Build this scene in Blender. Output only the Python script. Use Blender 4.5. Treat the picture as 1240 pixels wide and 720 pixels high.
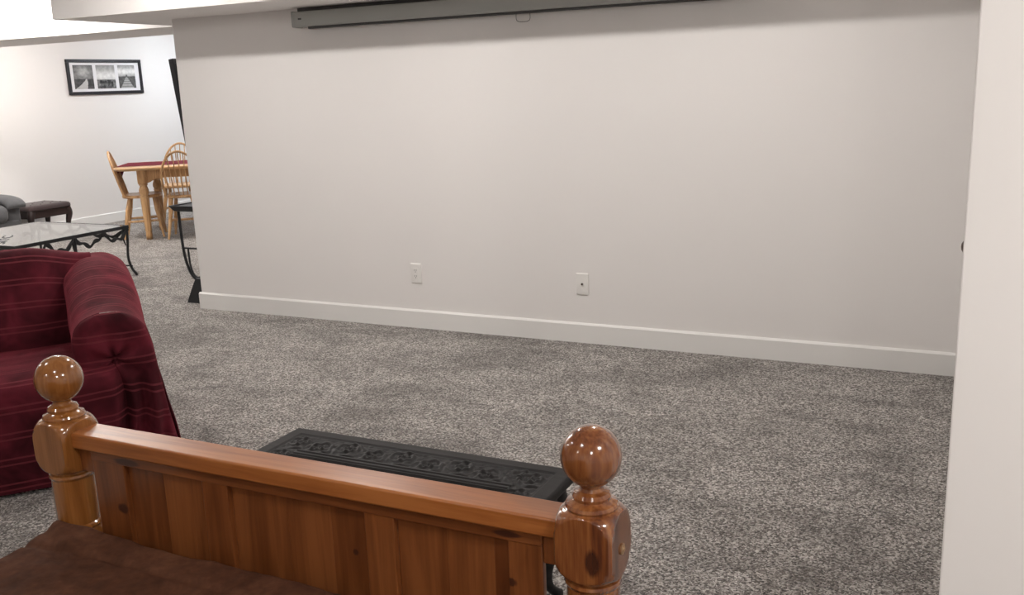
import bpy, bmesh, math, random
from mathutils import Vector, Matrix, noise
random.seed(7)
PI = math.pi
for o in list(bpy.data.objects): bpy.data.objects.remove(o)
SC = bpy.context.scene
COL = SC.collection

# ------------------------------------------------------------------ camera
CAM_H = 1.5
F_PX = 1145.38
YAW, PITCH, ROLL = -0.455144, -0.222635, -0.0367707
fw = Vector((math.sin(YAW)*math.cos(PITCH), math.cos(YAW)*math.cos(PITCH), math.sin(PITCH)))
r0 = Vector((math.cos(YAW), -math.sin(YAW), 0)); u0 = r0.cross(fw)
rr = r0*math.cos(ROLL)+u0*math.sin(ROLL); uu = -r0*math.sin(ROLL)+u0*math.cos(ROLL)
cd = bpy.data.cameras.new('camera'); cam = bpy.data.objects.new('camera', cd); COL.objects.link(cam)
mw = Matrix.Identity(4)
for i in range(3):
    mw[i][0] = rr[i]; mw[i][1] = uu[i]; mw[i][2] = -fw[i]
mw[2][3] = CAM_H
cam.matrix_world = mw
cd.sensor_fit = 'HORIZONTAL'; cd.sensor_width = 36; cd.lens = F_PX/1240*36; cd.clip_start = .02
SC.camera = cam

# ------------------------------------------------------------------ world, exposure, lamps
W = bpy.data.worlds.new('world'); SC.world = W; W.use_nodes = True
W.node_tree.nodes['Background'].inputs[0].default_value = (.9, .93, 1, 1)
W.node_tree.nodes['Background'].inputs[1].default_value = .12
SC.view_settings.view_transform = 'Standard'; SC.view_settings.look = 'None'
SC.view_settings.gamma = 1; SC.view_settings.use_curve_mapping = False
SC.view_settings.exposure = 0.06
CEIL = 2.35
POTS = [  # x, y, watts, colour
    (-4.3, 3.69, 18.5, 0), (-2.7, 3.69, 18.5, 0), (-1.1, 3.69, 18.5, 0),
    (-3.4, 1.3, 8, 0), (-1.3, 0.4, 11, 0),
    (-2.6, -1.3, 14, 0), (0.5, -0.9, 27, 0), (1.0, 0.8, 40, 0),  # the last is added to brighten the near partition
    (-6.6, 5.12, 42, 0), (-8.3, 5.12, 42, 0), (-6.6, 2.0, 22, 0),
    (-8.4, 6.9, 33, 0), (-7.0, 8.3, 30, 0), (-8.4, 9.4, 34, 1)]
WARM = [(1, .948, .902), (.86, .93, 1)]

# ------------------------------------------------------------------ materials
def mat(name, col=(.8, .8, .8), rough=.5, metal=0, spec=.5, **kw):
    m = bpy.data.materials.new(name); m.use_nodes = True
    b = m.node_tree.nodes['Principled BSDF']
    b.inputs['Base Color'].default_value = (*col, 1); b.inputs['Roughness'].default_value = rough
    b.inputs['Metallic'].default_value = metal; b.inputs['Specular IOR Level'].default_value = spec
    for k, v in kw.items(): b.inputs[k.replace('_', ' ')].default_value = v
    return m
class NT:
    def __init__(s, m): s.t = m.node_tree; s.b = s.t.nodes['Principled BSDF']
    def n(s, typ, ins=None, **props):
        x = s.t.nodes.new(typ)
        for k, v in props.items(): setattr(x, k, v)
        for k, v in (ins or {}).items():
            if hasattr(v, 'is_linked') or isinstance(v, bpy.types.NodeSocket): s.t.links.new(v, x.inputs[k])
            else: x.inputs[k].default_value = v
        return x
    def math(s, op, a, b=0.0, c=0.0):
        return s.n('ShaderNodeMath', {0: a, 1: b, 2: c}, operation=op).outputs[0]
    def ramp(s, fac, stops):
        x = s.t.nodes.new('ShaderNodeValToRGB'); s.t.links.new(fac, x.inputs[0])
        el = x.color_ramp.elements
        while len(el) < len(stops): el.new(.5)
        for e, (p, c) in zip(el, stops): e.position = p; e.color = (*c, 1) if len(c) == 3 else c
        return x.outputs[0]
    def mix(s, f, a, b, blend='MIX'):
        x = s.n('ShaderNodeMix', data_type='RGBA', blend_type=blend)
        for sock, v in ((x.inputs[0], f), (x.inputs[6], a), (x.inputs[7], b)):
            if isinstance(v, bpy.types.NodeSocket): s.t.links.new(v, sock)
            else: sock.default_value = v if not isinstance(v, tuple) or len(v) == 4 else (*v, 1)
        return x.outputs[2]
    def bump(s, h, strength=.3, dist=.01):
        x = s.n('ShaderNodeBump', {'Height': h, 'Strength': strength, 'Distance': dist}); s.t.links.new(x.outputs[0], s.b.inputs['Normal'])
    def base(s, c): s.t.links.new(c, s.b.inputs['Base Color'])
    def obj(s): return s.n('ShaderNodeTexCoord').outputs['Object']
    def gen(s): return s.n('ShaderNodeNewGeometry').outputs['Position']
    def noise(s, vec, scale, detail=3, rough=.55, dist=0):
        return s.n('ShaderNodeTexNoise', {'Vector': vec, 'Scale': scale, 'Detail': detail, 'Roughness': rough, 'Distortion': dist}).outputs[0]
    def mapping(s, vec, scale=(1, 1, 1), loc=(0, 0, 0), rot=(0, 0, 0)):
        return s.n('ShaderNodeMapping', {'Vector': vec, 'Location': loc, 'Rotation': rot, 'Scale': scale}).outputs[0]

def paint(name, col, rough=.6, bump=.05, scale=260):
    m = mat(name, col, rough, spec=.3); t = NT(m)
    t.bump(t.noise(t.gen(), scale, 2), bump, .002); return m
M_WALL = paint('wall_paint', (.86, .84, .825), .65)
M_TRIM = paint('trim_paint', (.86, .855, .835), .35, .02, 60)
M_CEIL = paint('ceiling_paint', (.87, .855, .84), .8, .1, 150)

def carpet_mat():
    m = mat('carpet', rough=.95, spec=.1); t = NT(m); p = t.gen()
    q = t.n('ShaderNodeVectorMath', {0: p, 1: t.n('ShaderNodeVectorMath', {0: t.n('ShaderNodeTexNoise', {'Vector': p, 'Scale': 60.0}).outputs[1], 1: (.012, .012, .012)}, operation='MULTIPLY').outputs[0]}, operation='ADD').outputs[0]
    vo = t.n('ShaderNodeTexVoronoi', {'Vector': q, 'Scale': 165.0, 'Randomness': 1.0})
    rnd = t.n('ShaderNodeSeparateColor', {0: vo.outputs['Color']}).outputs[0]
    b = t.noise(p, 75, 3, .7)
    tuft = t.math('SUBTRACT', .55, vo.outputs['Distance'])
    mixv = t.math('ADD', t.math('MULTIPLY', rnd, .62), t.math('MULTIPLY', b, .38))
    sp = t.ramp(mixv, [(.20, (.040, .032, .027)), (.40, (.175, .149, .131)), (.58, (.40, .364, .332)), (.80, (.76, .725, .69))])
    # trodden nap: shading of pile lying another way, put into the colour
    big = t.noise(t.mapping(p, (1, 1.5, 1)), 1.9, 6, .66, .9)
    nap = t.ramp(big, [(.37, (.56, .55, .54)), (.47, (.80, .795, .79)), (.58, (1, 1, 1))])
    sm = t.noise(p, 9, 3, .6)
    nap2 = t.ramp(sm, [(.32, (.82, .82, .82)), (.55, (1, 1, 1))])
    t.base(t.mix(1.0, t.mix(1.0, sp, nap, 'MULTIPLY'), nap2, 'MULTIPLY'))
    t.bump(t.math('ADD', tuft, t.math('MULTIPLY', b, .6)), .8, .008)
    t.b.inputs['Sheen Weight'].default_value = .25; t.b.inputs['Sheen Roughness'].default_value = .6
    return m
M_CARPET = carpet_mat()

def wood(name, dark, mid, light, axis='x', scale=1.0, rough=.28, coat=.5, knots=(), bump=.05):
    m = mat(name, rough=rough, spec=.5, Coat_Weight=coat, Coat_Roughness=.12); t = NT(m)
    p = t.obj()
    rnd = t.n('ShaderNodeObjectInfo').outputs['Random']
    off = t.n('ShaderNodeCombineXYZ', {0: t.math('MULTIPLY', rnd, 7.0), 1: t.math('MULTIPLY', rnd, 13.0), 2: t.math('MULTIPLY', rnd, 5.0)}).outputs[0]
    pp = t.n('ShaderNodeVectorMath', {0: p, 1: off}, operation='ADD').outputs[0]
    st = dict(x=(1.2, 14, 14), y=(14, 1.2, 14), z=(14, 14, 1.2))[axis]
    g = t.noise(t.mapping(pp, st), 1.6*scale, 4, .55, 1.2)
    st2 = tuple(v*(7 if v > 2 else 2.5) for v in st)
    f = t.noise(t.mapping(pp, st2), 1.6*scale, 2, .6)
    v = t.math('ADD', t.math('MULTIPLY', g, .75), t.math('MULTIPLY', f, .25))
    c = t.ramp(v, [(.34, dark), (.48, mid), (.62, light)])
    tone = t.n('ShaderNodeAttribute', attribute_type='OBJECT', attribute_name='tone').outputs['Fac']
    c = t.mix(tone, c, (.42, .30, .24), 'MULTIPLY')
    for (kx, ky, kz, rx, ry, rz) in knots:
        d = t.n('ShaderNodeVectorMath', {0: t.mapping(p, (1/rx, 1/ry, 1/rz), (-kx/rx, -ky/ry, -kz/rz))}, operation='LENGTH').outputs['Value']
        d = t.math('ADD', d, t.math('MULTIPLY', t.math('SUBTRACT', f, .5), .6))
        k = t.n('ShaderNodeMapRange', {'Value': d, 'From Min': .75, 'From Max': 1.15, 'To Min': .92, 'To Max': 0.0}).outputs[0]
        c = t.mix(k, c, (.045, .014, .008))
    t.base(c); t.bump(f, bump, .003)
    return m
PINE = ((.150, .045, .012), (.21, .067, .019), (.275, .094, .028))
M_OAK = wood('light_oak', (.40, .21, .085), (.58, .335, .15), (.70, .44, .22), 'z', 1.4, .38, .25)
M_OAKX = wood('light_oak_top', (.45, .25, .11), (.64, .39, .19), (.75, .49, .26), 'x', 1.2, .35, .3)

def striped_velvet(name, col, line, period=.105):
    m = mat(name, col, .85, spec=.15, Sheen_Weight=.5, Sheen_Roughness=.3); t = NT(m)
    t.b.inputs['Sheen Tint'].default_value = (.62, .10, .14, 1)
    uv = t.n('ShaderNodeTexCoord').outputs['UV']
    v = t.n('ShaderNodeSeparateXYZ', {0: uv}).outputs[1]
    f = t.math('FRACT', t.math('DIVIDE', v, period))
    l1 = t.math('COMPARE', f, .35, .035); l2 = t.math('COMPARE', f, .58, .035)
    l = t.math('ADD', l1, l2)
    nz = t.noise(t.obj(), 5, 3, .6, .5)
    c = t.ramp(nz, [(.36, tuple(x*.45 for x in col)), (.52, col), (.68, tuple(min(1, x*1.7) for x in col))])
    t.base(t.mix(t.math('MULTIPLY', l, .75), c, line))
    fine = t.noise(t.obj(), 260, 2)
    t.bump(t.math('ADD', t.math('MULTIPLY', l, 1.0), t.math('MULTIPLY', fine, .25)), .6, .006)
    return m
M_VELVET = striped_velvet('burgundy_velvet', (.076, .008, .0145), (.155, .026, .035))
M_RUNNER = mat('burgundy_cloth', (.13, .012, .022), .85, spec=.15)

def suede_mat():
    m = mat('brown_suede', rough=.85, spec=.15); t = NT(m); p = t.obj()
    a = t.noise(p, 6, 5, .65, .8); b = t.noise(p, 45, 3, .6)
    v = t.math('ADD', t.math('MULTIPLY', a, .7), t.math('MULTIPLY', b, .3))
    t.base(t.ramp(v, [(.33, (.048, .018, .009)), (.5, (.086, .033, .017)), (.66, (.135, .056, .029))]))
    t.bump(t.math('ADD', t.math('MULTIPLY', b, .6), a), .3, .006); return m
M_SUEDE = suede_mat()

def black_wood():
    m = mat('black_carved_wood', rough=.5, spec=.22); t = NT(m); p = t.obj()
    a = t.noise(t.mapping(p, (3, 20, 20)), 2, 4)
    t.base(t.ramp(a, [(.35, (.006, .0053, .0055)), (.65, (.018, .016, .016))]))
    t.bump(t.noise(p, 180, 2), .15, .002); return m
M_BLACKWOOD = black_wood()
M_IRON = mat('black_iron', (.016, .017, .019), .45, .3)
M_GLASS = mat('clear_glass', (.93, .97, .95), .02, Transmission_Weight=1.0, IOR=1.52)
def fabric(name, c, rough=.9, sc=300):
    m = mat(name, c, rough, spec=.2, Sheen_Weight=.2); t = NT(m); p = t.obj()
    n = t.noise(p, 12, 3); t.base(t.mix(n, tuple(x*.7 for x in c), tuple(x*1.3 for x in c)))
    t.bump(t.noise(p, sc, 2), .3, .003); return m
M_GREY = fabric('grey_upholstery', (.105, .105, .11))
M_LEATHER = fabric('dark_brown_leather', (.045, .028, .028), .45, 120)
M_DARKLEG = mat('dark_stained_wood', (.03, .018, .017), .4)
M_SCREEN = mat('grey_metal_case', (.38, .39, .37), .5, .1)
M_SCREENDK = mat('dark_grey_plastic', (.07, .07, .07), .5)
M_PLASTIC = mat('white_plastic', (.86, .845, .82), .35)
M_GAP = mat('grey_gap', (.30, .29, .28), .6)
M_SLOT = mat('dark_slot', (.03, .03, .03), .6)
M_STEEL = mat('brushed_steel', (.6, .58, .55), .3, 1)
M_BRONZE = mat('dark_bronze', (.09, .06, .045), .35, .9)
M_BRASS = mat('aged_brass', (.42, .28, .16), .35, .9)
M_FRAME = mat('black_frame', (.018, .017, .022), .35)
M_MATBOARD = mat('white_mat_board', (.82, .82, .84), .8)
M_TV = mat('black_television_plastic', (.012, .012, .016), .4)
M_TVGLASS = mat('television_screen', (.01, .01, .012), .1)
M_LETTERS = mat('dark_letters', (.05, .05, .055), .7)
M_PAPER = mat('pale_card', (.60, .62, .60), .5)

# ------------------------------------------------------------------ mesh helpers
def link(name, me, m, parent=None, smooth=False, sharp=None):
    o = bpy.data.objects.new(name, me); COL.objects.link(o)
    if m: me.materials.append(m)
    if parent: o.parent = parent
    if smooth:
        for f in me.polygons: f.use_smooth = True
        if sharp is not None: me.set_sharp_from_angle(angle=math.radians(sharp))
    return o
def tag(o, label=None, cat=None, group=None, kind=None):
    if label: o['label'] = label
    if cat: o['category'] = cat
    if group: o['group'] = group
    if kind: o['kind'] = kind
    return o
def empty(name, loc=(0, 0, 0), rz=0):
    o = bpy.data.objects.new(name, None); COL.objects.link(o); o.location = loc; o.rotation_euler = (0, 0, rz); o.empty_display_size = .05
    return o
def copy_tree(o, parent=None):
    c = o.copy(); COL.objects.link(c); c.parent = parent
    for ch in [x for x in COL.objects if x.parent == o]: copy_tree(ch, c)
    return c
class MB:
    """collects shapes for ONE mesh object"""
    def __init__(s): s.v = []; s.f = []; s.bev = False
    def add(s, v, f):
        n = len(s.v); s.v += [tuple(x) for x in v]; s.f += [tuple(i+n for i in q) for q in f]; return s
    def box(s, x0, x1, y0, y1, z0, z1, bev=0, seg=2):
        bm = bmesh.new(); bmesh.ops.create_cube(bm, size=1)
        for v in bm.verts: v.co = Vector(((x0+x1)/2+v.co.x*(x1-x0), (y0+y1)/2+v.co.y*(y1-y0), (z0+z1)/2+v.co.z*(z1-z0)))
        if bev: s.bev = s.bev or seg < 4; bmesh.ops.bevel(bm, geom=bm.edges[:], offset=bev, segments=seg, profile=.5, affect='EDGES')
        bm.verts.index_update()
        s.add([v.co.copy() for v in bm.verts], [[v.index for v in f.verts] for f in bm.faces]); bm.free(); return s
    def rings(s, rings, close=True, cap=True):
        n = len(rings[0]); v = [p for r in rings for p in r]; f = []
        for i in range(len(rings)-1):
            for j in range(n if close else n-1):
                a = i*n+j; b = i*n+(j+1) % n; f.append((a, b, b+n, a+n))
        if cap and close:
            f.append(tuple(range(n))[::-1]); f.append(tuple((len(rings)-1)*n+j for j in range(n)))
        return s.add(v, f)
    def lathe(s, prof, seg=32, c=(0, 0, 0), axis='z', cap=True):
        R = []
        for r, z in prof:
            ring = []
            for j in range(seg):
                a = 2*PI*j/seg; x, y = r*math.cos(a), r*math.sin(a)
                q = dict(z=(x, y, z), x=(z, x, y), y=(y, z, x))[axis]
                ring.append((c[0]+q[0], c[1]+q[1], c[2]+q[2]))
            R.append(ring)
        return s.rings(R, True, cap)
    def tube(s, path, r, seg=8, flat=None):
        path = [Vector(p) for p in path]; R = []; n = len(path)
        rad = r if callable(r) else (lambda t: r)
        up = None
        for i, p in enumerate(path):
            t = (path[min(i+1, n-1)]-path[max(i-1, 0)]).normalized()
            if up is None:
                up = Vector((0, 0, 1)) if abs(t.z) < .9 else Vector((0, 1, 0))
            a = t.cross(up)
            if a.length < 1e-5: a = t.cross(Vector((1, 0, 0)))
            a.normalize(); b = a.cross(t).normalized(); up = b
            k = rad(i/(n-1)); fa, fb = flat or (1, 1)
            R.append([p+a*(k*fa*math.cos(2*PI*j/seg))+b*(k*fb*math.sin(2*PI*j/seg)) for j in range(seg)])
        return s.rings(R)
    def prism(s, pts, lo, hi, axis='z'):
        n = len(pts)
        def q(p, h): return dict(z=(p[0], p[1], h), y=(p[0], h, p[1]), x=(h, p[0], p[1]))[axis]
        s.add([q(p, lo) for p in pts]+[q(p, hi) for p in pts],
              [tuple(range(n))[::-1], tuple(range(n, 2*n))]+[(i, (i+1) % n, (i+1) % n+n, i+n) for i in range(n)]); return s
    def build(s, name, m, parent=None, smooth=False, sharp=35, org=None):
        v = s.v if org is None else [(a-org[0], b-org[1], c-org[2]) for a, b, c in s.v]
        me = bpy.data.meshes.new(name); me.from_pydata(v, [], s.f); me.update()
        bm = bmesh.new(); bm.from_mesh(me); bmesh.ops.recalc_face_normals(bm, faces=bm.faces); bm.to_mesh(me); bm.free()
        o = link(name, me, m, parent, smooth, sharp)
        if s.bev and smooth:
            for e in me.edges: e.use_edge_sharp = False
            o.modifiers.new('weighted_normal', 'WEIGHTED_NORMAL').weight = 100
        return o
def sheet(name, fn, nu, nv, m, parent=None, thick=0, org=None):
    """grid surface; fn(u,v) -> ((x,y,z),(U,V))"""
    vs = []; uvs = []
    for j in range(nv+1):
        for i in range(nu+1):
            p, t = fn(i/nu, j/nv); vs.append(p if org is None else (p[0]-org[0], p[1]-org[1], p[2]-org[2])); uvs.append(t)
    fs = [(j*(nu+1)+i, j*(nu+1)+i+1, (j+1)*(nu+1)+i+1, (j+1)*(nu+1)+i) for j in range(nv) for i in range(nu)]
    me = bpy.data.meshes.new(name); me.from_pydata(vs, [], fs); me.update()
    l = me.uv_layers.new(name='UVMap')
    for lp in me.loops: l.data[lp.index].uv = uvs[lp.vertex_index]
    o = link(name, me, m, parent, True)
    if thick:
        md = o.modifiers.new('thickness', 'SOLIDIFY'); md.thickness = thick; md.offset = -1
    return o
def spline(pts, n):
    """Catmull-Rom through pts, n samples, with arc length"""
    pts = [Vector(p) for p in pts]; P = [pts[0]*2-pts[1]]+pts+[pts[-1]*2-pts[-2]]; out = []
    for k in range(n+1):
        t = k/n*(len(pts)-1); i = min(int(t), len(pts)-2); t -= i
        a, b, c, d = P[i:i+4]
        out.append(.5*((2*b)+(c-a)*t+(2*a-5*b+4*c-d)*t*t+(3*b-a-3*c+d)*t**3))
    return out
def lerp(a, b, t): return a+(b-a)*t
def sst(a, b, x):
    t = max(0, min(1, (x-a)/(b-a))); return t*t*(3-2*t)
def nz(x, y, z=0): return noise.noise(Vector((x, y, z)))
def struct(name, mb, m, parent=None, **kw):
    o = mb.build(name, m, parent, **kw)
    if not parent: o['kind'] = 'structure'
    return o

# ------------------------------------------------------------------ the room
WY = 5.0                       # main wall plane
WL = -4.925                    # its left corner
FX = -9.545                    # far left wall
tag(struct('floor', MB().box(-9.9, 3.2, -3.2, 11.9, -.1, 0), M_CARPET), 'grey and beige flecked carpet covering the whole floor', 'carpet')
struct('ceiling', MB().box(-9.9, 3.2, -3.2, 11.9, CEIL, CEIL+.15), M_CEIL)
struct('wall_back', MB().box(WL, 2.9, WY, 7.6, 0, CEIL), M_WALL)
struct('wall_left', MB().box(FX-.15, FX, -3.1, 11.8, 0, CEIL), M_WALL)
struct('wall_far', MB().box(FX, 3.1, 11.6, 11.8, 0, CEIL), M_WALL)
struct('wall_front', MB().box(FX, 3.1, -3.1, -2.95, 0, CEIL), M_WALL)
struct('wall_side', MB().box(2.9, 3.05, -2.95, 11.6, 0, CEIL), M_WALL)
# near partition whose edge closes the picture on the right, with the side wall (and its door) behind it
struct('wall_right', MB().box(-.004, 2.9, 2.0, 2.12, 0, CEIL, .003, 2).box(.045, .16, 2.12, 2.85, 0, CEIL).box(.045, .16, 3.65, WY, 0, CEIL).box(.045, .16, 2.85, 3.65, 2.04, CEIL), M_WALL)
d1 = struct('door_1', MB().box(.062, .10, 2.86, 3.64, .01, 2.03, .003), M_TRIM)
kn = MB().lathe([(.024, 0), (.026, .004), (.011, .012), (.010, .034), (.017, .040), (.0235, .048), (.0245, .058), (.021, .068), (.010, .0745), (.001, .0755)], 24)
kn.v = [(.062-z, 3.36+x, .93+y) for x, y, z in kn.v]
kn.build('door_knob', M_BRONZE, d1, True)
# soffit over the main wall and the beam crossing behind it
struct('trim_1', MB().prism([(-5.365, 4.42), (.045, 4.42), (.045, 5.0), (WL, 5.0), (WL, 5.519), (-5.365, 5.519)], 2.0, CEIL), M_WALL)
struct('trim_2', MB().box(FX, WL, 5.52, 6.22, 2.0, CEIL, .004), M_WALL)
BB = .118
def baseprof(): return [(0, 0), (.016, 0), (.016, BB-.010), (.006, BB), (0, BB)]
def baseboard(name, a, b, nrm):
    mb = MB(); pts = baseprof(); a = Vector(a); b = Vector(b); n = Vector(nrm)
    R = [[(e.x+n.x*p, e.y+n.y*p, z) for p, z in pts] for e in (a, b)]
    mb.rings(R); return struct(name, mb, M_TRIM)
baseboard('baseboard_back', (WL-.016, WY), (.045, WY), (0, -1))
baseboard('baseboard_return', (WL, WY), (WL, 7.6), (-1, 0))
baseboard('baseboard_left', (FX, -2.95), (FX, 11.6), (1, 0))
baseboard('baseboard_right', (-.004, 2.0), (2.9, 2.0), (0, -1))

# ------------------------------------------------------------------ unseen dome lights on the ceiling, placed for the soffit's shadow
def lamp_emit(watts, c):
    m = mat('lit_dome', (1, .95, .88), .5); b = m.node_tree.nodes['Principled BSDF']
    b.inputs['Emission Color'].default_value = (*WARM[c], 1); b.inputs['Emission Strength'].default_value = watts/(PI*.0208*.49); return m
def dome_light():
    r = empty('ceiling_light', (0, 0, CEIL))
    MB().lathe([(.051, 0), (.070, -.001), (.072, -.008), (.066, -.011), (.0502, -.010)], 32, cap=False).build('trim_ring', M_PLASTIC, r, True)
    MB().lathe([(.0494, 0), (.0494, -.0084), (.0462, -.0182), (.0378, -.0266), (.0238, -.0329), (.0098, -.0357), (.0007, -.036)], 32).build('dome', M_PLASTIC, r, True, 60)
    return r
dome0 = dome_light()
tag(dome0, 'unseen small round white dome light on the ceiling', 'light', 'ceiling dome lights')
for i, (x, y, wv, c) in enumerate(POTS):
    r = dome0 if i == 0 else copy_tree(dome0)
    r.location = (x, y, CEIL)
    for o in [q for q in COL.objects if q.parent == r and q.name.startswith('dome')]:
        o.material_slots[0].link = 'OBJECT'; o.material_slots[0].material = lamp_emit(wv, c)

# ------------------------------------------------------------------ bed with pine footboard
BY = 1.59; BXL, BXR = -2.09, -.622
BO = ((BXL+BXR)/2, BY, 0)
bed = tag(empty('bed', BO), 'honey-stained pine bed frame with ball-topped footboard posts', 'bed')
M_POST = wood('pine_post', (.20, .068, .014), (.27, .10, .024), (.34, .14, .036), axis='z', scale=.9, rough=.16, coat=.8)
M_POSTR = wood('pine_post_red', (.080, .022, .010), (.19, .060, .018), (.30, .115, .034), axis='z', scale=.85, rough=.14, coat=.9,
               knots=[(BXR-BO[0]+.022, -.062, .605, .016, .02, .028)])
M_RAIL = wood('pine_rail', (.25, .078, .018), (.34, .112, .027), (.41, .148, .040), axis='x', rough=.34, coat=.12)
M_SUBRAIL = wood('pine_subrail', *PINE, axis='x', rough=.3, knots=[(-1.86-BO[0], -.03, .609, .042, .05, .010), (-.80-BO[0], -.03, .612, .03, .05, .008)])
M_STILE = wood('pine_stile', *PINE, axis='z', rough=.3, knots=[(-.80-BO[0], -.02, .505, .018, .05, .010), (-1.895-BO[0], -.02, .478, .018, .04, .014), (-1.165-BO[0]-.03, -.01, .50, .008, .05, .007)])
M_PANEL = wood('pine_panel', *PINE, axis='z', scale=.8, rough=.32, coat=.4, knots=[(-1.19-BO[0], -.01, .487, .008, .06, .008)])
def post_rings(spec, h, seg=64):
    R = []
    for Rz, z in spec:
        ring = []
        for j in range(seg):
            a = 2*PI*(j+.5)/seg; k = max(abs(math.cos(a)), abs(math.sin(a)))
            r = min(h/k, Rz); ring.append((r*math.cos(a), r*math.sin(a), z))
        R.append(ring)
    return R
for side, bx in enumerate((BXL, BXR)):
    m = (M_POST, M_POSTR)[side]; lx = bx-BO[0]
    block = []
    for k in range(15):
        t = k/14; block.append((.054+.027*math.sin(t*PI/2)**.8, .694-.055*t**1.5))
    low = []
    for k in range(11):
        t = k/10; low.append((.081-.029*t**1.7, .600-.044*math.sin(t*PI/2)))
    up = [(.001, .742), (.023, .742), (.0225, .737), (.026, .731), (.035, .727), (.0385, .720), (.037, .713), (.041, .710), (.050, .706), (.0525, .700), (.051, .695)]
    spec = up+block+[(.0815, .63), (.0815, .605)]+low+[(.050, .554), (.0505, .550), (.056, .547), (.0575, .541), (.055, .536), (.053, .533), (.054, .47), (.053, .42),
           (.053, .408), (.057, .404), (.058, .397), (.055, .392), (.056, .388), (.085, .372), (.09, .36), (.09, .18), (.056, .15), (.05, .14), (.058, .12), (.06, .08), (.045, .02), (.042, 0), (.001, 0)]
    p = MB().rings(post_rings(spec, .060), True, False)
    p.v = [(x+lx, y, z) for x, y, z in p.v]
    po = p.build('post', m, bed, True, 28)
    b = MB(); RB = .0595
    b.lathe([(max(.001, RB*math.sin(PI*k/28)), .798-RB*1.03*math.cos(PI*k/28)) for k in range(29)], 48)
    b.v = [(x+lx, y, z) for x, y, z in b.v]
    b.build('ball_finial', m, po, True, 80)
    if side:
        c = MB().lathe([(.011, 0), (.0115, .003), (.0085, .0045), (.006, .004), (.004, .0065), (.001, .007)], 20, axis='x')
        c.v = [(x+lx+.0598, y, z+.615) for x, y, z in c.v]
        tag(c.build('bolt_cap', M_BRASS, po, True), 'small brass bolt cover')
def bbox(name, x0, x1, y0, y1, z0, z1, m, bev=.003, tone=None, parent=None):
    o = MB().box(x0, x1, y0, y1, z0, z1, bev, 2).build(name, m, parent or bed, True, 40, BO)
    if tone is not None: o['tone'] = tone
    return o
bbox('cap_rail', BXL+.05, BXR-.05, BY-.034, BY+.050, .626, .668, M_RAIL, .006, 0.0)
bbox('sub_rail', -1.985, -.722, BY-.021, BY+.022, .597, .630, M_SUBRAIL, .003, .1)
for x0, x1 in ((BXL+.045, -1.985), (-.722, BXR-.045)):
    bbox('end_block', x0, x1, BY-.016, BY+.03, .560, .630, M_STILE, .003, .25)
Z0 = .12
bbox('bottom_rail', -1.985, -.722, BY-.022, BY+.022, Z0, .22, M_SUBRAIL, .003, .3)
for x0, x1, tn in ((-1.985, -1.875, .25), (-1.618, -1.538, .35), (-1.150, -1.073, .05), (-.800, -.722, .0)):
    bbox('stile', x0, x1, BY-.019, BY-.001, .215, .600, M_STILE, .0035, tn)
for xa, xb, tn in ((-1.875, -1.618, (.35, .0, .15)), (-1.538, -1.150, (.2, .12, .25)), (-1.073, -.800, (.15, .05, .6))):
    cuts = (0, .46, .80, 1) if xb < -1.6 else ((0, .42, .74, 1) if xb < -1.1 else (0, .45, .86, 1))
    for k in range(3):
        bbox('panel_board', lerp(xa, xb, cuts[k]), lerp(xa, xb, cuts[k+1]), BY-.004, BY+.007, .215, .602, M_PANEL, .0008, tn[k])
for bx in (BXL, BXR):
    bbox('side_rail', bx-.02, bx+.02, -.40, BY-.03, .22, .345, M_RAIL, .004, .1)
# head end, outside the picture
for bx in (BXL, BXR): bbox('head_post', bx-.045, bx+.045, -.49, -.40, 0, .9, M_POST, .008, .1)
bbox('headboard', BXL+.045, BXR-.045, -.465, -.425, .25, .85, M_PANEL, .004, .2)
mt = MB().box(BXL+.03, BXR-.03, -.39, 1.535, .20, .392, .03, 3).build('mattress', M_PLASTIC, None, True, 40)
tag(mt, 'thick mattress hidden under the brown bedspread', 'mattress')

def cover(u, v):
    x = lerp(-2.155, -.555, u); y = lerp(-.38, 1.556, v)
    e = .11
    z = .408
    dl = x+2.155; dr = -.555-x
    # sides roll over the mattress edge and hang down
    L = .10
    if dl < L: t = 1-dl/L; X = -2.125+.07*(1-t)**1.0-.02*t; z -= .02*t**2 if t < .5 else .005+.30*(t-.5)**1.2; x = X
    if dr < L: t = 1-dr/L; X = -.585-.07*(1-t)+.02*t; z -= .02*t**2 if t < .5 else .005+.30*(t-.5)**1.2; x = X
    w = .008*nz(x*4, y*4)+.007*(1-abs(nz(x*7, y*9, 3))*2)*.6+.0025*nz(x*26, y*20, 8)
    # flat-fell seam across the foot end and a fold near the far corner
    sy = 1.43+.012*math.sin(x*3)
    w -= .005*math.exp(-((y-sy)/.006)**2)
    w += .004*sst(sy, sy+.02, y)
    f = (y-1.47)+.55*(x+2.0)
    if x < -1.86: w += .008*math.exp(-(f/.02)**2)*sst(-1.86, -1.95, x) - .006*math.exp(-((f+.03)/.014)**2)*sst(-1.86, -1.95, x)
    w += .014*sst(1.42, 1.53, y)*sst(-1.8, -2.0, x)
    z += w
    if v > .985: z -= .05*((v-.985)/.015)**2
    return (x, y, z), (x, y)
bs = sheet('bedspread', cover, 190, 230, M_SUEDE, None, 0)
tag(bs, 'rumpled brown suede-like bedspread on the pine bed', 'bedspread')

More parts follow.
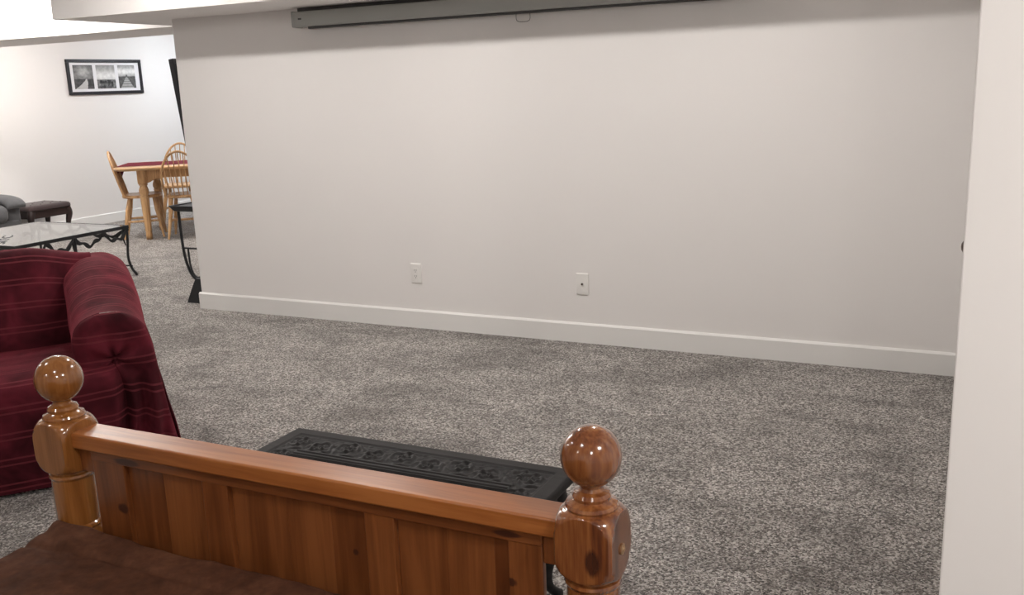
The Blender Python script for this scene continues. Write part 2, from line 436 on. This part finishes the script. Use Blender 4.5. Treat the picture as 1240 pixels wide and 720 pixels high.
# ------------------------------------------------------------------ carved black coffee table behind the footboard
TX0, TX1, TY0, TY1, TZ = -1.985, -.975, 1.74, 2.385, .40
ct = tag(empty('carved_coffee_table', ((TX0+TX1)/2, (TY0+TY1)/2, 0)), 'low black table with carved leaf-scroll top behind the footboard', 'coffee table')
CO = ((TX0+TX1)/2, (TY0+TY1)/2, 0)
def scroll(x, y, cx, cy, hand, R):
    dx, dy = x-cx, y-cy; r = math.hypot(dx, dy)
    if r > R: return 0
    a = math.atan2(dy, dx*hand)
    s = math.cos(a*1.0-26*(r/R)**.8*.55)
    petals = .5+.5*math.cos(5*a+9*r/R)
    return (.55*max(0, s)+.45*petals)*(1-(r/R)**4)
def relief(x, y):
    lx, ly = x-TX0, y-TY0; wx, wy = TX1-TX0, TY1-TY0
    b = min(lx, ly, wx-lx, wy-ly); h = 0
    if b < .012: h = -.006*(1-b/.012)**2
    elif b < .05: h = 0
    elif b < .058: h = -.004
    else:
        m = abs(ly-wy/2); dv = .135
        inx = .13 < lx < wx-.13
        if inx and abs(m-dv) < .022: h = .001-.006*(abs(abs(m-dv)-.010) < .004)
        elif not inx:
            cx = .094 if lx < wx/2 else wx-.094
            h = -.007+.011*scroll(lx, ly, cx, round((ly-.1)/.11)*.11+.1, 1, .066)+.0015*nz(x*60, y*60)
        else:
            hy = wy/2 if m < dv else (wy/2+math.copysign((dv+.022+wy/2-.058)/2, ly-wy/2))
            n = round((lx-.18)/.10); cx = .18+n*.10
            h = -.007+.011*scroll(lx, ly, cx, hy+(.012 if n % 2 else -.012), 1 if n % 2 else -1, .075)+.0015*nz(x*70, y*70)
    return h
def topfn(u, v):
    x = lerp(TX0, TX1, u); y = lerp(TY0, TY1, v); return (x, y, TZ+relief(x, y)), (x, y)
tp = sheet('carved_top', topfn, 300, 190, M_BLACKWOOD, ct, 0, CO)
MB().box(TX0+.001, TX1-.001, TY0+.001, TY1-.001, TZ-.032, TZ-.0075, .006).build('top_edge', M_BLACKWOOD, ct, True, 40, CO)
def apron(name, a, b, nrm):
    n = 60
    def fn(u, v):
        x = lerp(a[0], b[0], u); y = lerp(a[1], b[1], u); L = math.hypot(b[0]-a[0], b[1]-a[1])
        drop = .075+.025*math.cos(u*4*PI)
        z = TZ-.03-drop*v
        h = .006*scroll(u*L, v*drop, (round(u*L/.09))*.09, drop/2, 1, .042)
        return (x+nrm[0]*h, y+nrm[1]*h, z), (u, v)
    sheet(name, fn, 90, 16, M_BLACKWOOD, ct, .015, CO)
apron('carved_apron', (TX1-.03, TY1-.04), (TX1-.03, TY0+.04), (1, 0))
apron('carved_apron', (TX0+.03, TY0+.04), (TX0+.03, TY1-.04), (-1, 0))
apron('carved_apron', (TX0+.04, TY0+.03), (TX1-.04, TY0+.03), (0, -1))
apron('carved_apron', (TX1-.04, TY1-.03), (TX0+.04, TY1-.03), (0, 1))
for sx in (0, 1):
    for sy in (0, 1):
        x = TX1-.065 if sx else TX0+.065; y = TY1-.065 if sy else TY0+.065
        ox, oy = (1 if sx else -1)*.7071, (1 if sy else -1)*.7071
        pth = spline([(x, y, TZ-.02), (x+ox*.022, y+oy*.022, .30), (x+ox*.02, y+oy*.02, .22), (x-ox*.012, y-oy*.012, .11), (x-ox*.008, y-oy*.008, .05), (x+ox*.02, y+oy*.02, .018), (x+ox*.03, y+oy*.03, .012)], 26)
        MB().tube(pth, lambda t: .040-.026*sst(0, .7, t)+.004*sst(.75, 1, t)-.006*sst(.95, 1, t), 12).build('leg', M_BLACKWOOD, ct, True, 60, CO)

# ------------------------------------------------------------------ sofa under a burgundy throw
SA = math.atan2(.78, .62)
SP = (-3.188, 2.350, 0)
sofa = tag(empty('sofa', SP, SA), 'sofa draped in a burgundy velvet throw with ribbed stripes', 'sofa')
UL = -1.62
prof = spline([(.56, .38, 0), (.585, .48, 0), (.63, .62, 0), (.675, .745, 0), (.705, .81, 0), (.745, .848, 0), (.80, .855, 0), (.86, .83, 0), (.91, .76, 0), (.94, .6, 0), (.96, .3, 0), (.97, .01, 0)], 90)
def arc(pl):
    s = [0]
    for a, b in zip(pl, pl[1:]): s.append(s[-1]+(b-a).length)
    return s
parc = arc(prof)
def backfn(u, v):
    x = lerp(UL+.17, .25, u); k = v*90; i = min(int(k), 89); t = k-i
    p = prof[i].lerp(prof[i+1], t); s = lerp(parc[i], parc[i+1], t)
    top = sst(.5, .86, p.y)
    ends = sst(-.02, .24, x)+sst(UL+.42, UL+.17, x)
    bulge = .03*math.sin(PI*min(1, max(0, (x-UL-.17)/(.42-UL-.17))))
    y = p.x-bulge*sst(.38, .6, p.y)*(1-v)+.05*ends*(1-v)
    z = p.y-.05*top*ends+.006*nz(x*5, s*5, 2)*top
    y += .008*nz(x*4, s*7, 5)+.004*nz(x*14, s*10, 1)
    return (x, y, z), (x, s+.012*nz(x*2.2, 3))
sheet('back', backfn, 110, 120, M_VELVET, sofa)
sprof = spline([(.66, .425, 0), (.5, .448, 0), (.3, .462, 0), (.12, .472, 0), (.035, .468, 0), (-.03, .445, 0), (-.052, .40, 0), (-.056, .30, 0), (-.046, .15, 0), (-.03, .02, 0)], 80)
sarc = arc(sprof)
def seatfn(u, v):
    x = lerp(UL-.16+.16, .305, u); k = v*80; i = min(int(k), 79); t = k-i
    p = sprof[i].lerp(sprof[i+1], t); s = lerp(sarc[i], sarc[i+1], t)
    fr = sst(.03, -.02, p.x)
    e = sst(.22, .305, x)
    y = p.x+.010*nz(x*5, p.y*4, 7)*fr+.004*nz(x*16, p.y*9)*fr+.085*e*e*fr
    z = p.y-.03*e*e*(1-fr)+.006*nz(x*6, p.x*6, 4)
    return (x, y, max(z, .012)), (x, s+.01*nz(x*3, 9))
sheet('seat', seatfn, 110, 100, M_VELVET, sofa)
AF = .055
def arm_pts(w, mir=1):
    zt = .668+.125*sst(.05, .8, w)-.02*sst(.85, 1.0, w)
    return spline([(.17, .36, 0), (.128, .48, 0), (.122, zt-.10, 0), (.155, zt-.035, 0), (.21, zt-.006, 0), (.275, zt, 0), (.335, zt-.012, 0), (.388, zt-.055, 0), (.418, zt-.14, 0), (.432, zt-.26, 0), (.452, .24, 0), (.487, .012, 0)], 70)
def arms(mir):
    name = 'arm'
    def ax(x): return x if mir > 0 else UL+.42+.05-x-.04+.0
    C = {}
    nw = 60
    for j in range(nw+1): C[j] = arm_pts(lerp(AF, 1.0, j/nw))
    def fn(u, v):
        j = round(v*nw); pl = C[j]; p = pl[round(u*70)]; w = lerp(AF, 1.0, j/nw)
        fl = sst(.55, .1, p.y)*(p.x > .3)
        x = p.x+.012*fl*math.sin(w*22+1.5*nz(w*3, 2))+.006*nz(p.x*8, w*8, p.y*8)
        return (ax(x), w, max(.008, p.y+.005*nz(w*9, p.x*9, 3))), (p.x, w*1.0+.02*nz(p.x*6, w*2))
    a = sheet(name, fn, 70, nw, M_VELVET, sofa)
    zt = .668
    top = [q for q in C[0]]
    def bounds(z):
        # inner and outer edge of the arm outline at height z
        l, r = None, None
        for a_, b_ in zip(top, top[1:]):
            if (a_.y-z)*(b_.y-z) <= 0 and a_.y != b_.y:
                x = a_.x+(b_.x-a_.x)*(z-a_.y)/(b_.y-a_.y)
                if b_.y > a_.y: l = x
                else: r = x
        return (l if l is not None else .20), (r if r is not None else .30)
    zm = max(q.y for q in top)-.0008
    def pf(u, v):
        z = .012+(zm-.012)*(1-(1-v)**1.8) if v < 1 else zm
        l, r = bounds(z)
        x = lerp(l, r, u)
        edge = min(min(x-l, r-x)/.05, (zm-z)/.05, 1); edge = max(0, edge)
        w = AF-.04*math.sqrt(edge*(2-edge)) if edge < 1 else AF-.04
        dx, dz = x-.27, z-.485; rr_ = math.hypot(dx, dz); th = math.atan2(dz, dx)
        w -= edge*(.022*math.exp(-rr_/.075)*math.cos(5*th+.6)*min(1, rr_/.02)-.026*math.exp(-(rr_/.022)**2))
        w += edge*.022*math.sin(x*75+1.5*nz(z*5, 1))*sst(.46, .30, z)
        return (ax(x), w, z), (x, z*1.0+.25*(x-.3)*sst(.5, .3, z))
    sheet('front_panel', pf, 60, 80, M_VELVET, a)
arms(1); arms(-1)

# ------------------------------------------------------------------ glass coffee table with iron frame
GX0, GX1, GY0, GY1, GZ = -7.58, -6.45, 4.70, 5.79, .435
GO = ((GX0+GX1)/2, (GY0+GY1)/2, 0)
gt = tag(empty('glass_coffee_table', GO), 'square glass-topped coffee table with black wrought iron frame', 'coffee table')
MB().box(GX0+.012, GX1-.012, GY0+.012, GY1-.012, GZ-.008, GZ, .002).build('glass_top', M_GLASS, gt, False, 40, GO)
fr = MB()
for a in ((GX0, GX1, GY0, GY0+.014), (GX0, GX1, GY1-.014, GY1), (GX0, GX0+.014, GY0+.014, GY1-.014), (GX1-.014, GX1, GY0+.014, GY1-.014)):
    fr.box(a[0], a[1], a[2], a[3], GZ-.026, GZ+.001)
fr.build('top_frame', M_IRON, gt, False, 40, GO)
corners = [(GX0, GY0, -1, -1), (GX1, GY0, 1, -1), (GX1, GY1, 1, 1), (GX0, GY1, -1, 1)]
mids = [(GX1, (GY0+GY1)/2, 1, 0), (GX0, (GY0+GY1)/2, -1, 0)]
for x, y, sx, sy in corners+mids:
    x -= sx*.012; y -= sy*.012
    MB().tube(spline([(x, y, GZ-.02), (x-sx*.004, y-sy*.004, .30), (x-sx*.012, y-sy*.012, .17), (x, y, .07), (x+sx*.035, y+sy*.02, 0.002)], 18), .011, 6).build('leg', M_IRON, gt, True, 60, GO)
    # ribbon tail hanging beside each leg
    MB().tube(spline([(x-sx*.02, y-sy*.02, GZ-.03), (x-sx*.028, y-sy*.03, GZ-.09), (x-sx*.015, y-sy*.02, GZ-.17)], 10), lambda t: .012*(1-.5*t), 6, (1.2, .35)).build('ribbon_tail', M_IRON, gt, True, 60, GO)
def swag(ax, ay, bx, by):
    n = 40; pts = []
    for k in range(n+1):
        t = k/n; z = GZ-.03-.075*abs(math.sin(2*PI*t))**.9-.012*math.sin(10*PI*t)
        pts.append((lerp(ax, bx, t), lerp(ay, by, t), z))
    MB().tube(pts, lambda t: .013+.004*math.sin(12*PI*t), 6, (.4, 1.2)).build('ribbon_swag', M_IRON, gt, True, 60, GO)
for a, b in (((GX1-.01, GY0), (GX1-.01, (GY0+GY1)/2)), ((GX1-.01, (GY0+GY1)/2), (GX1-.01, GY1)), ((GX0+.01, GY0), (GX0+.01, (GY0+GY1)/2)), ((GX0+.01, (GY0+GY1)/2), (GX0+.01, GY1)),
             ((GX0, GY0+.01), (GX1, GY0+.01)), ((GX0, GY1-.01), (GX1, GY1-.01))):
    swag(*a, *b)
for a, b in (((GX0, GY1-.012, .085), (GX1, GY1-.012, .085)), ((GX0, GY0+.012, .085), (GX1, GY0+.012, .085))):
    MB().tube([a, b], .007, 6).build('stretcher', M_IRON, gt, True, 60, GO)
# dark letter shapes laid flat on the glass, reading away from the near corner
fc = bpy.data.curves.new('lettering', 'FONT'); fc.body = 'SITC'; fc.size = .2; fc.align_x = 'CENTER'; fc.align_y = 'CENTER'; fc.extrude = .0004
fo = bpy.data.objects.new('lettering_curve', fc); COL.objects.link(fo)
dg = bpy.context.evaluated_depsgraph_get(); dg.update()
me = bpy.data.meshes.new_from_object(fo.evaluated_get(dg)); bpy.data.objects.remove(fo)
lt = link('lettering', me, M_LETTERS, gt); lt.location = (-6.87-GO[0], 4.93-GO[1], GZ+.0012); lt.rotation_euler = (0, 0, math.radians(135)); lt.scale = (1.25, .55, 1)

# ------------------------------------------------------------------ windsor chairs and farmhouse table
def windsor():
    r = empty('windsor_chair')
    # saddle seat
    n = 40; rings = []
    for sc, z in ((.0, .432), (.90, .432), (.98, .438), (1.0, .450), (.985, .462), (.95, .466), (.6, .461), (0.001, .458)):
        ring = []
        for j in range(n):
            a = 2*PI*j/n; ca, sa = math.cos(a), math.sin(a)
            k = (abs(ca)**3.2+abs(sa)**3.2)**(-1/3.2)
            wd = .215 if sa > 0 else .205
            ring.append((max(sc, .001)*wd*k*ca*(1-.06*(sa < -.3)), max(sc, .001)*.205*k*sa, z))
        rings.append(ring)
    MB().rings(rings).build('seat', M_OAK, r, True, 50)
    feet = {}
    for sx in (-1, 1):
        for sy in (-1, 1):
            a = Vector((sx*.135, sy*.125, .436)); b = Vector((sx*.195, sy*(.19 if sy > 0 else .215), 0)); feet[sx, sy] = (a, b)
            def rad(t):
                return .016+.006*math.sin(PI*min(1, t*1.5))-.005*sst(.75, 1, t)+.003*math.exp(-((t-.30)/.03)**2)
            MB().tube([a.lerp(b, k/20) for k in range(21)], rad, 10).build('leg', M_OAK, r, True, 60)
    mid = []
    for sx in (-1, 1):
        p = feet[sx, 1][0].lerp(feet[sx, 1][1], .58); q = feet[sx, -1][0].lerp(feet[sx, -1][1], .58)
        MB().tube([p.lerp(q, k/10) for k in range(11)], lambda t: .009+.005*math.sin(PI*t), 8).build('stretcher', M_OAK, r, True, 60); mid.append((p+q)/2)
    MB().tube([mid[0].lerp(mid[1], k/10) for k in range(11)], lambda t: .008+.005*math.sin(PI*t), 8).build('stretcher', M_OAK, r, True, 60)
    # bow back: arched hoop leaning backward
    def hoop(t):
        a = PI*(1-t); h = .475; x = .195*math.cos(a)
        s = math.sin(a)**.62 if math.sin(a) > 0 else 0
        z = .455+h*s; x *= 1+.10*math.sin(min(1, s)*PI)
        return Vector((x*.95, -.165-.135*(z-.455)/.5, z))
    MB().tube([hoop(k/48) for k in range(49)], .0125, 10).build('bow', M_OAK, r, True, 60)
    for k in range(7):
        fx = (k-3)/3.0
        bx = .135*fx
        # spindle top meets the hoop
        tx = .165*fx
        best = min((hoop(i/200) for i in range(30, 171)), key=lambda p: abs(p.x-tx))
        a = Vector((bx, -.165-.006*(1-fx*fx), .458)); b = best
        MB().tube([a.lerp(b, i/16) for i in range(17)], lambda t: .0055+.0035*math.exp(-((t-.30)/.14)**2), 8).build('spindle', M_OAK, r, True, 60)
    return r
TA = math.radians(35)
td = Vector((math.cos(TA), math.sin(TA), 0)); te = Vector((-math.sin(TA), math.cos(TA), 0))
TC = Vector((-7.727, 7.962, 0))
ch = windsor()
def place(o, loc, face, label):
    o.location = loc; o.rotation_euler = (0, 0, face-PI/2); o['label'] = label; o['category'] = 'chair'; o['group'] = 'windsor chairs around the dining table'
ch2, ch3 = copy_tree(ch), copy_tree(ch)
place(ch, (-8.17, 7.575, 0), math.radians(42), 'light oak windsor chair at the left end of the dining table, seen in profile')
place(ch2, (-7.648, 7.70, 0), TA+PI/2, 'light oak windsor chair on the near side of the dining table, seen from behind')
place(ch3, tuple(TC+td*-.36+te*.93), TA-PI/2, 'light oak windsor chair on the far side of the dining table')
dt = tag(empty('dining_table', TC, TA), 'light oak dining table with turned legs against the white far wall', 'table')
def rrect(hx, hy, r, n=10):
    out = []
    for cx, cy, a0 in ((hx-r, hy-r, 0), (-hx+r, hy-r, 90), (-hx+r, -hy+r, 180), (hx-r, -hy+r, 270)):
        for k in range(n+1):
            a = math.radians(a0+90*k/n); out.append((cx+r*math.cos(a), cy+r*math.sin(a)))
    return out
TH = .775
mb = MB(); R = []
for inset, z in ((.012, TH-.034), (.002, TH-.026), (0, TH-.014), (.004, TH-.004), (.012, TH)):
    R.append([(x, y, z) for x, y in rrect(.80-inset, .46-inset, .20-inset)])
mb.rings(R).build('tabletop', M_OAKX, dt, True, 50)
LX, LY = .50, .36
for sx in (-1, 1):
    for sy in (-1, 1):
        p = MB()
        p.box(sx*LX-.045, sx*LX+.045, sy*LY-.045, sy*LY+.045, .60, TH-.034, .004)
        p.lathe([(.040, .60), (.046, .592), (.046, .584), (.036, .575), (.040, .56), (.050, .535), (.052, .51), (.046, .485), (.040, .478), (.048, .472), (.048, .462), (.042, .456), (.046, .44),
                 (.041, .30), (.034, .12), (.036, .112), (.036, .10), (.031, .095), (.034, .05), (.032, 0)], 24, (sx*LX, sy*LY, 0))
        p.build('leg', M_OAK, dt, True, 40)
def apr(name, L, along, off):
    n = 30; pts = [(-L/2, TH-.036)]
    low = []
    for k in range(n+1):
        t = k/n; x = lerp(-L/2, L/2, t); e = min(t, 1-t)*L
        z = TH-.036-.085-.05*sst(.12, 0, e)*(1)-.012*math.exp(-((e-.13)/.02)**2)
        low.append((x, z))
    poly = [(-L/2, TH-.036)]+low+[(L/2, TH-.036)]
    mb = MB()
    if along == 'x': mb.prism(poly, off-.011, off+.011, 'y')
    else: mb.prism(poly, off-.011, off+.011, 'x')
    mb.build(name, M_OAK, dt)
for s in (-1, 1):
    apr('apron', 2*LX-.09, 'x', s*LY); apr('apron', 2*LY-.09, 'y', s*LX)
# diamond-laid cloth whose corner hangs over the end of the table
def clothfn(u, v):
    L = 1.05; x = lerp(-L, L, u)
    hw = .30*min(1, (L-abs(x))/.25+.01); y = lerp(-hw, hw, v)+.06
    lim = .806
    z = TH+.0035+.0015*abs(nz(x*5, y*5))
    if abs(x) > lim:
        o = abs(x)-lim; s = 1 if x > 0 else -1
        z = TH+.002-o*.97; x = s*(lim+.004+.03*math.sin(y*14)*min(1, o*6)*.5+min(o, .012))
    return (x, y, z), (u, v)
tc = sheet('table_cloth', clothfn, 80, 80, M_RUNNER, None)
tc.location = TC; tc.rotation_euler = (0, 0, TA)
tag(tc, 'burgundy cloth with a pointed end hanging off the dining table', 'tablecloth')

# ------------------------------------------------------------------ dark tufted footstool by the far wall
FO = (-9.255, 7.10, 0)
fs = tag(empty('footstool', FO), 'dark brown tufted footstool on curved legs by the white wall', 'footstool')
HX, HY = .215, .27
def stoolrings():
    R = []
    for inset, z in ((.02, .335), (.0, .345), (0, .372), (.012, .388), (.04, .396)):
        R.append([(x, y, z) for x, y in rrect(HX-inset, HY-inset, .04-inset*.5, 5)])
    return R
MB().rings(stoolrings()).build('cushion', M_LEATHER, fs, True, 60)
for i in range(3):
    for j in range(4):
        b = MB().lathe([(.011, 0), (.010, .003), (.006, .0055), (.001, .0065)], 10); x, y = -.13+i*.13, -.19+j*.127
        b.v = [(a+x, c+y, z+.395) for a, c, z in b.v]; b.build('button', M_LEATHER, fs, True)
MB().box(-HX+.015, HX-.015, -HY+.015, HY-.015, .255, .34, .01).build('apron', M_DARKLEG, fs, True, 40)
for sx in (-1, 1):
    for sy in (-1, 1):
        x, y = sx*(HX-.04), sy*(HY-.045)
        MB().tube(spline([(x, y, .33), (x+sx*.004, y+sy*.02, .26), (x-sx*.01, y+sy*.005, .16), (x, y+sy*.02, .07), (x+sx*.01, y+sy*.04, .02), (x+sx*.01, y+sy*.045, .0)], 18), lambda t: .042-.022*sst(0, .6, t)+.012*sst(.7, .95, t), 10).build('leg', M_DARKLEG, fs, True, 60)

# ------------------------------------------------------------------ grey armchair cut by the left edge of the picture
AO = (-9.25, 6.20, 0)
ac = tag(empty('armchair', AO, 0), 'grey upholstered armchair with padded arms at the left edge', 'armchair')
def soft(name, x0, x1, y0, y1, z0, z1, bev, parent=ac, m=M_GREY):
    return MB().box(x0, x1, y0, y1, z0, z1, bev, 5).build(name, m, parent, True, 70)
soft('base', -.26, .36, -.40, .40, .05, .30, .03)
soft('seat_cushion', -.20, .40, -.27, .27, .28, .47, .075)
soft('backrest', -.285, -.10, -.36, .36, .25, .98, .09)
for s in (-1, 1):
    y0, y1 = (.26, .45) if s > 0 else (-.45, -.26)
    a = soft('arm', -.275, .335, y0+.015, y1-.015, .06, .49, .035)
    # padded roll that folds over the front of the arm
    pts = spline([(-.27, 0, .49), (-.1, 0, .515), (.15, 0, .512), (.30, 0, .495), (.37, 0, .46), (.375, 0, .425)], 20)
    R = []
    for k, p in enumerate(pts):
        t = (pts[min(k+1, 20)]-pts[max(k-1, 0)]).normalized(); nrm = Vector((-t.z, 0, t.x))
        sc = 1-.5*sst(.85, 1, k/20); ring = []
        for j in range(20):
            q = 2*PI*j/20; c_, s_ = math.cos(q), math.sin(q)
            ring.append(p+Vector((0, (y0+y1)/2+.108*math.copysign(abs(c_)**.7, c_), 0))+nrm*(.042*sc*math.copysign(abs(s_)**.8, s_)))
        R.append(ring)
    MB().rings(R).build('arm_pad', M_GREY, a, True, 70)
for sx in (-.20, .30):
    for sy in (-.33, .33): MB().lathe([(.025, 0), (.03, .055)], 12, (sx, sy, 0)).build('foot', M_DARKLEG, ac, True, 40)

# ------------------------------------------------------------------ black metal side table beside the wall corner
SO = (-5.095, 5.24, 0)
st = tag(empty('side_table', SO), 'black metal side table with curved harp legs behind the wall corner', 'side table')
R = []
for hx, hy, z in ((.118, .118, .676), (.130, .130, .680), (.142, .142, .698), (.152, .152, .714), (.152, .152, .720), (.142, .142, .720), (.138, .138, .712)):
    R.append([(x, y, z) for x, y in rrect(hx, hy, .012, 3)])
MB().rings(R).build('tray_top', M_IRON, st, True, 30)
def U(hw, zt, zb, y, r, name):
    pts = []
    for k in range(41):
        a = PI*k/40; x = -hw*math.cos(a)
        s = math.sin(a)
        z = zt-(zt-zb)*(s**.55 if s > 0 else 0)
        pts.append((x*(1+.0), y, z))
    MB().tube(pts, r, 8, (.8, 1.3)).build(name, M_IRON, st, True, 60)
for y in (-.085, .085):
    U(.124, .680, .165, y, .010, 'harp_leg')
    U(.070, .40, .185, y, .007, 'inner_hoop')
    MB().tube([(-.108, y, .40), (.108, y, .40)], .007, 6).build('crossbar', M_IRON, st, True)
    MB().rings([[(-.085, y-.05, 0), (.085, y-.05, 0), (.085, y+.05, 0), (-.085, y+.05, 0)],
                [(-.075, y-.045, .03), (.075, y-.045, .03), (.075, y+.045, .03), (-.075, y+.045, .03)],
                [(-.05, y-.03, .10), (.05, y-.03, .10), (.05, y+.03, .10), (-.05, y+.03, .10)],
                [(-.018, y-.015, .175), (.018, y-.015, .175), (.018, y+.015, .175), (-.018, y+.015, .175)]]).build('foot', M_IRON, st, True, 30)

# ------------------------------------------------------------------ television tilted on the return wall
tv = tag(empty('television', (WL, 5.60, 1.44)), 'black flat television tilted out from the wall corner, seen edge-on', 'television')
tilt = math.radians(6.8)
def tvp(mb):
    out = []
    for x, y, z in mb.v:  # x: outward(-X), z from centre
        out.append((-(x*math.cos(tilt)+z*math.sin(tilt))-.075, y, z*math.cos(tilt)-x*math.sin(tilt)))
    mb.v = out; return mb
tb = tvp(MB().box(-.02, .022, -.54, .54, -.31, .31, .004)).build('casing', M_TV, tv)
tvp(MB().box(.021, .0235, -.525, .525, -.29, .295)).build('screen', M_TVGLASS, tv)
MB().box(-.06, 0, -.12, .12, -.12, .12, .004).build('wall_mount', M_TV, tv)

# ------------------------------------------------------------------ pull-down projector screen under the soffit
PX0, PX1 = -3.845, -.95
ps = tag(empty('projector_screen', ((PX0+PX1)/2, WY-.06, 1.93)), 'grey retracted projector screen case along the top of the wall', 'projector screen')
PO = ((PX0+PX1)/2, WY-.06, 1.93)
MB().prism([(WY-.005, 1.975), (WY-.095, 1.975), (WY-.10, 1.97), (WY-.10, 1.892), (WY-.094, 1.886), (WY-.005, 1.886)], PX0+.012, PX1-.012, 'x').build('case', M_SCREEN, ps, False, 40, PO)
for x0, x1 in ((PX0, PX0+.014), (PX1-.014, PX1)):
    MB().box(x0, x1, WY-.104, WY-.004, 1.882, 1.979, .006, 2).build('end_cap', M_SCREEN, ps, True, 40, PO)
MB().box(PX0+.09, PX1-.09, WY-.062, WY-.040, 1.872, 1.887, .004).build('weight_bar', M_SCREENDK, ps, True, 40, PO)
MB().box(PX0+.02, PX1-.02, WY-.06, WY-.01, 1.975, 1.999).build('mounting_strip', M_SCREENDK, ps, False, 40, PO)
hx = -2.29
MB().tube(spline([(hx-.042, WY-.051, 1.874), (hx-.042, WY-.051, 1.845), (hx-.030, WY-.051, 1.832), (hx, WY-.051, 1.829), (hx+.030, WY-.051, 1.832), (hx+.042, WY-.051, 1.845), (hx+.042, WY-.051, 1.874)], 30), .0016, 6).build('pull_handle', M_SCREENDK, ps, True, 60, PO)
MB().box(PX0+.05, PX0+.075, WY-.1008, WY-.0995, 1.926, 1.936).build('maker_mark', M_SCREENDK, ps, False, 40, PO)

# ------------------------------------------------------------------ wall plates
def plate(name, x, z, label):
    r = tag(empty(name, (x, WY, z)), label, 'wall plate')
    R = []
    for ins, y in ((0, 0), (0, -.005), (.0025, -.0075), (.005, -.0082)):
        R.append([(a, y, b) for a, b in rrect(.038-ins, .063-ins, .004, 3)])
    MB().rings(R).build('cover_plate', M_PLASTIC, r, True, 25)
    return r
o1 = plate('wall_outlet', -3.112, .354, 'white duplex outlet plate, left of the two plates on the wall')
MB().prism(rrect(.0185, .0355, .002, 3), -.0079, -.007, 'y').build('insert_gap', M_GAP, o1)
ins = MB().prism(rrect(.0168, .0338, .003, 3), -.0098, -.007, 'y').build('receptacle', M_PLASTIC, o1)
for s in (-1, 1):
    for dx, h in ((-.0065, .0045), (.0065, .0035)):
        MB().box(dx-.0013, dx+.0013, -.0102, -.0094, s*.0185+.002-h, s*.0185+.002+h).build('slot', M_SLOT, ins)
    gh = MB().lathe([(.0026, -.0102), (.0026, -.0094)], 10, axis='y'); gh.v = [(a, b, c+s*.0185-.009) for a, b, c in gh.v]; gh.build('ground_hole', M_SLOT, ins)
for s in (-1, 1):
    sc = MB().lathe([(.003, -.0085), (.003, -.006)], 10, axis='y'); sc.v = [(a, b, c+s*.0485) for a, b, c in sc.v]; sc.build('screw', M_PLASTIC, o1)
o2 = plate('cable_plate', -1.988, .351, 'white cable plate with a single dark jack, right of the outlet')
MB().lathe([(.0065, -.006), (.0065, -.010), (.0048, -.0105), (.0048, -.016), (.001, -.016)], 16, axis='y').build('cable_jack', M_BRONZE, o2, True, 40)
for s in (-1, 1):
    sc = MB().lathe([(.003, -.0085), (.003, -.006)], 10, axis='y'); sc.v = [(a, b, c+s*.042) for a, b, c in sc.v]; sc.build('screw', M_PLASTIC, o2)

# ------------------------------------------------------------------ framed triptych on the far wall
FY0, FY1, FZ0, FZ1 = 7.945, 9.055, 1.546, 1.955
pf_ = tag(empty('picture_frame', (FX, (FY0+FY1)/2, (FZ0+FZ1)/2)), 'black framed triptych of three black and white landscape photographs', 'picture')
hw, hh = (FY1-FY0)/2, (FZ1-FZ0)/2; b_ = .036
MB().box(0, .028, -hw, hw, hh-b_, hh, .003).build('frame_top', M_FRAME, pf_)
MB().box(0, .028, -hw, hw, -hh, -hh+b_, .003).build('frame_bottom', M_FRAME, pf_)
MB().box(0, .028, -hw, -hw+b_, -hh+b_, hh-b_, .003).build('frame_side', M_FRAME, pf_)
MB().box(0, .028, hw-b_, hw, -hh+b_, hh-b_, .003).build('frame_side', M_FRAME, pf_)
MB().box(.004, .012, -hw+b_, hw-b_, -hh+b_, hh-b_).build('mat_board', M_MATBOARD, pf_)
def print_mat():
    m = mat('photo_print', rough=.5); t = NT(m)
    t.base(t.n('ShaderNodeAttribute', attribute_name='print').outputs['Color']); return m
M_PRINT = print_mat()
def pic(kind, s, t):
    """grey value of the printed photograph, s to the right, t upward"""
    n = .05*nz(s*7, t*9, kind)+.03*nz(s*25, t*25, kind+4)
    if kind == 0:   # winding road under a low sun
        if t > .42:
            v = .38+.35*math.exp(-(((s-.5)/.35)**2+((t-.72)/.22)**2))-.15*(t-.42)+2*n
        else:
            c = .62-.30*((.42-t)/.42)**1.6+.06; w = .03+.28*((.42-t)/.42)**1.2
            v = .72+n if abs(s-c+.05) < w else .20+2*n
    elif kind == 1:  # rocks under a pale sky
        v = .62+.25*math.exp(-((t-.55)/.2)**2)-.35*max(0, t-.7)+1.5*n if t > .38 else .38+6*n-.15*(abs(s-.5) < .35)
    else:            # boardwalk to the horizon
        if t > .5: v = .55+.35*math.exp(-((t-.72)/.15)**2)+2*n-.2*max(0, t-.85)
        else:
            w = .03+.36*((.5-t)/.5)
            v = .55+.12*math.sin(60*(.5-t)**.6)+n if abs(s-.48) < w else .27+2*n
        if abs(s-.48) < .05 and .48 < t < .58: v = .3
    return max(.03, min(.92, v))
for kind, (ya, yb) in enumerate(((-.468, -.188), (-.140, .140), (.188, .452))):
    nx_, ny_ = 56, 56
    def pfn(u, v, ya=ya, yb=yb): return (.0135, lerp(ya, yb, u), lerp(-.138, .138, v)), (u, v)
    o = sheet('photograph', pfn, nx_, ny_, M_PRINT, pf_)
    ca = o.data.color_attributes.new('print', 'FLOAT_COLOR', 'POINT')
    for j in range(ny_+1):
        for i in range(nx_+1):
            g = pic(kind, i/nx_, j/ny_)**1.9; ca.data[j*(nx_+1)+i].color = (g, g, g*.99, 1)
